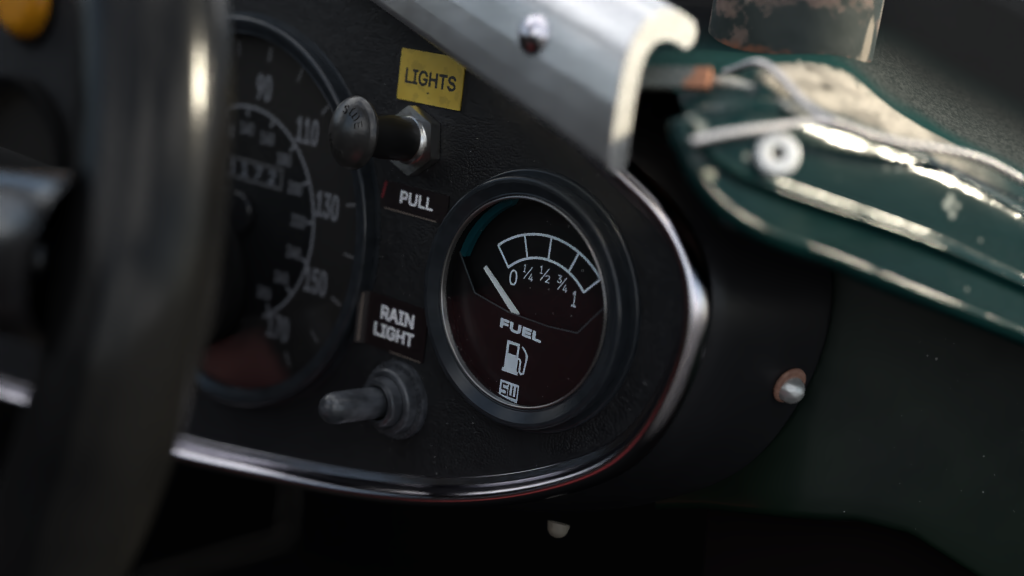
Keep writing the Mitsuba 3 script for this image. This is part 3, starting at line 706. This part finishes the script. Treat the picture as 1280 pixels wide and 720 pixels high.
tag('cowl_rail', 'thick brushed aluminium channel rail along the panel top, cut off at right', 'rail')

# rusty tab coming out of the rail
m = trimesh.creation.box((26, 2.0, 4.2)); m = m.subdivide().subdivide().subdivide(); 
d1 = np.array([13, 4.3, 1.6]); d1 /= np.linalg.norm(d1); d2 = np.array([0, 0.5, 1.0]); d3 = np.cross(d1, d2); d3 /= np.linalg.norm(d3); d2 = np.cross(d3, d1)
v = np.array(m.vertices); m.vertices = np.array([39.5, -23.5, 57.8]) + np.outer(v[:, 0], d1) + np.outer(v[:, 1], d3) + np.outer(v[:, 2], d2)
add('steel_tab__plate', m, mat('tab', pr(proc(lambda p, n, uv: mix((0.13, 0.14, 0.125), (0.36, 0.15, 0.075), smoothstep(0.0498, 0.0515, p.x + 0.004 * fbm(p.x * 500, p.y * 500, p.z * 500)))), 0.6)))
tag('steel_tab', 'grey steel tab with rusty orange tip beside the cut end of the rail', 'bracket')

# ------------------------------------------------------------------ rusty tube on the scuttle
TB, TD = np.array([33.0, 44.0, 63.0]), np.array([0.03, -0.02, 1.0]); TD /= np.linalg.norm(TD)
u, v_, a = frame(TD)
hh = np.r_[-8, 0, np.linspace(1, 70, 60)]
tq = np.linspace(0, 2 * math.pi, 96, endpoint=False)
rad_ = 19.6 + 0.25 * (meshkit.fbm(np.stack([np.cos(tq)[:, None] * 4 + 0 * hh, np.sin(tq)[:, None] * 4 + 0 * hh, hh[None] / 6 + 0 * tq[:, None]], -1), 3) - 0.5)
TP = TB + rad_[..., None] * (np.cos(tq)[:, None, None] * u + np.sin(tq)[:, None, None] * v_) + hh[None, :, None] * a
uvt = np.stack([np.broadcast_to(tq[:, None], (96, len(hh))), np.broadcast_to(hh[None] * 0.001, (96, len(hh)))], -1).reshape(-1, 2)
add('rusty_post__tube', grid(TP, closed_u=True), TUBEP, smooth=True, uv=uvt)
tag('rusty_post', 'upright round steel post with flaking green paint and rust on the scuttle', 'post')

# ------------------------------------------------------------------ lock wire and white washer on the rim
tw = np.array([[121, 92, 30], [111.1, 72.1, 37.2], [95.2, 40.8, 45.4], [91.2, 28.0, 49.1], [88.1, 16.8, 50.7], [85.2, 9.4, 51.2], [80.2, -3.4, 52.4], [77.5, -12.9, 54.4]])
ss = np.r_[0, np.cumsum(np.linalg.norm(np.diff(tw, axis=0), axis=1))]
tq = np.linspace(0, ss[-1], 360)
cl = CubicSpline(ss, tw)(tq)
fu, fv, _ = frame(cl[-1] - cl[0])
for sgn in (0, math.pi):
    ang = tq / 5.4 * 2 * math.pi + sgn
    add('lock_wire__twisted_strand', tube(cl + 0.62 * (np.cos(ang)[:, None] * fu + np.sin(ang)[:, None] * fv), 0.55, 8), WIRE, smooth=True)
add('lock_wire__loop', tube([[77.5, -12.9, 54.4], [72.7, -16.1, 56.5], [64.5, -13.6, 60.9], [57.5, -10.7, 63.4], [53.6, -8.8, 62.8], [46.5, -5.9, 60.2]], 0.85, 12, samples=60), WIRE, smooth=True)
add('lock_wire__loose_end', tube([[77.5, -12.9, 54.4], [75.4, -15.3, 54.4], [70.7, -23.3, 53.0], [66.2, -32.0, 51.0], [61.5, -38.4, 48.5]], 0.85, 12, samples=60), WIRE, smooth=True)
add('lock_wire__flat_strand', tube([[51.9, -17.8, 58.7], [55.2, -17.3, 59.0], [58.1, -16.8, 58.5], [64.2, -16.2, 57.2], [71.7, -14.8, 54.7]], [0.9, 1.2, 1.3, 1.1, 0.6], 12, samples=50), mat('dull_wire', pr((0.42, 0.40, 0.34), 0.5, metallic=0.4)), smooth=True)
tag('lock_wire', 'twisted steel lock wire opening into a loop over the green cockpit rim', 'wire')
nw = np.array([0.55, -0.75, 0.36]); nw /= np.linalg.norm(nw)
add('nylon_washer__ring', lathe([(1.3, -0.6), (1.3, 0.7), (1.7, 1.1), *arc(3.3, 0.3, 0.8, 90, -10, 6), (4.1, -0.8)], np.array([70.7, -22.6, 47.7]), nw, 48), WASHERW, smooth=35)
add('nylon_washer__bore', lathe([(1.4, 0.0), (0, 0.0)], np.array([70.7, -22.6, 47.7]), nw, 32), DARK)
tag('nylon_washer', 'small round white washer on the face of the green rim below the wire', 'washer')

# ------------------------------------------------------------------ seat behind the wheel (seen only in reflections), ground
def pad(x0, x1, y0, y1, z0, z1, r):
    b_ = trimesh.creation.icosphere(3, r)
    c_ = np.array([[x, y, z] for x in (x0 + r, x1 - r) for y in (y0 + r, y1 - r) for z in (z0 + r, z1 - r)])
    return trimesh.convex.convex_hull(np.concatenate([b_.vertices + q for q in c_]))


add('driver_seat__cushion', pad(-320, -20, -700, -320, -400, -310, 30), RED, smooth=40)
add('driver_seat__backrest', pad(-380, 40, -860, -760, -260, 140, 30), DARK, smooth=40)
add('driver_seat__side_bolster', pad(-630, -480, -500, -330, -400, -215, 35), mat('bolster_red', pr(proc(lambda p, n, uv: mix((0.035, 0.006, 0.008), (0.10, 0.04, 0.04), smoothstep(0.3, 0.7, fbm(p.x * 14, p.y * 14, p.z * 14)))), 0.85, specular=0.1)), smooth=40)
add('driver_seat__side_pad', pad(-636, -560, -880, -540, -400, -205, 35), mat('maroon', pr((0.018, 0.002, 0.0045), 0.8, specular=0.1)), smooth=40)
tag('driver_seat', 'red cushioned driver seat mirrored in the trim strip and gauge glass', 'seat')
g_ = np.array([[[-900e3, -900e3, -560], [-900e3, 900e3, -560]], [[900e3, -900e3, -560], [900e3, 900e3, -560]]], float)
add('ground', grid(g_), ASPHALT, smooth=False)
labels['ground'] = {'label': 'grey asphalt ground under the car', 'kind': 'structure'}
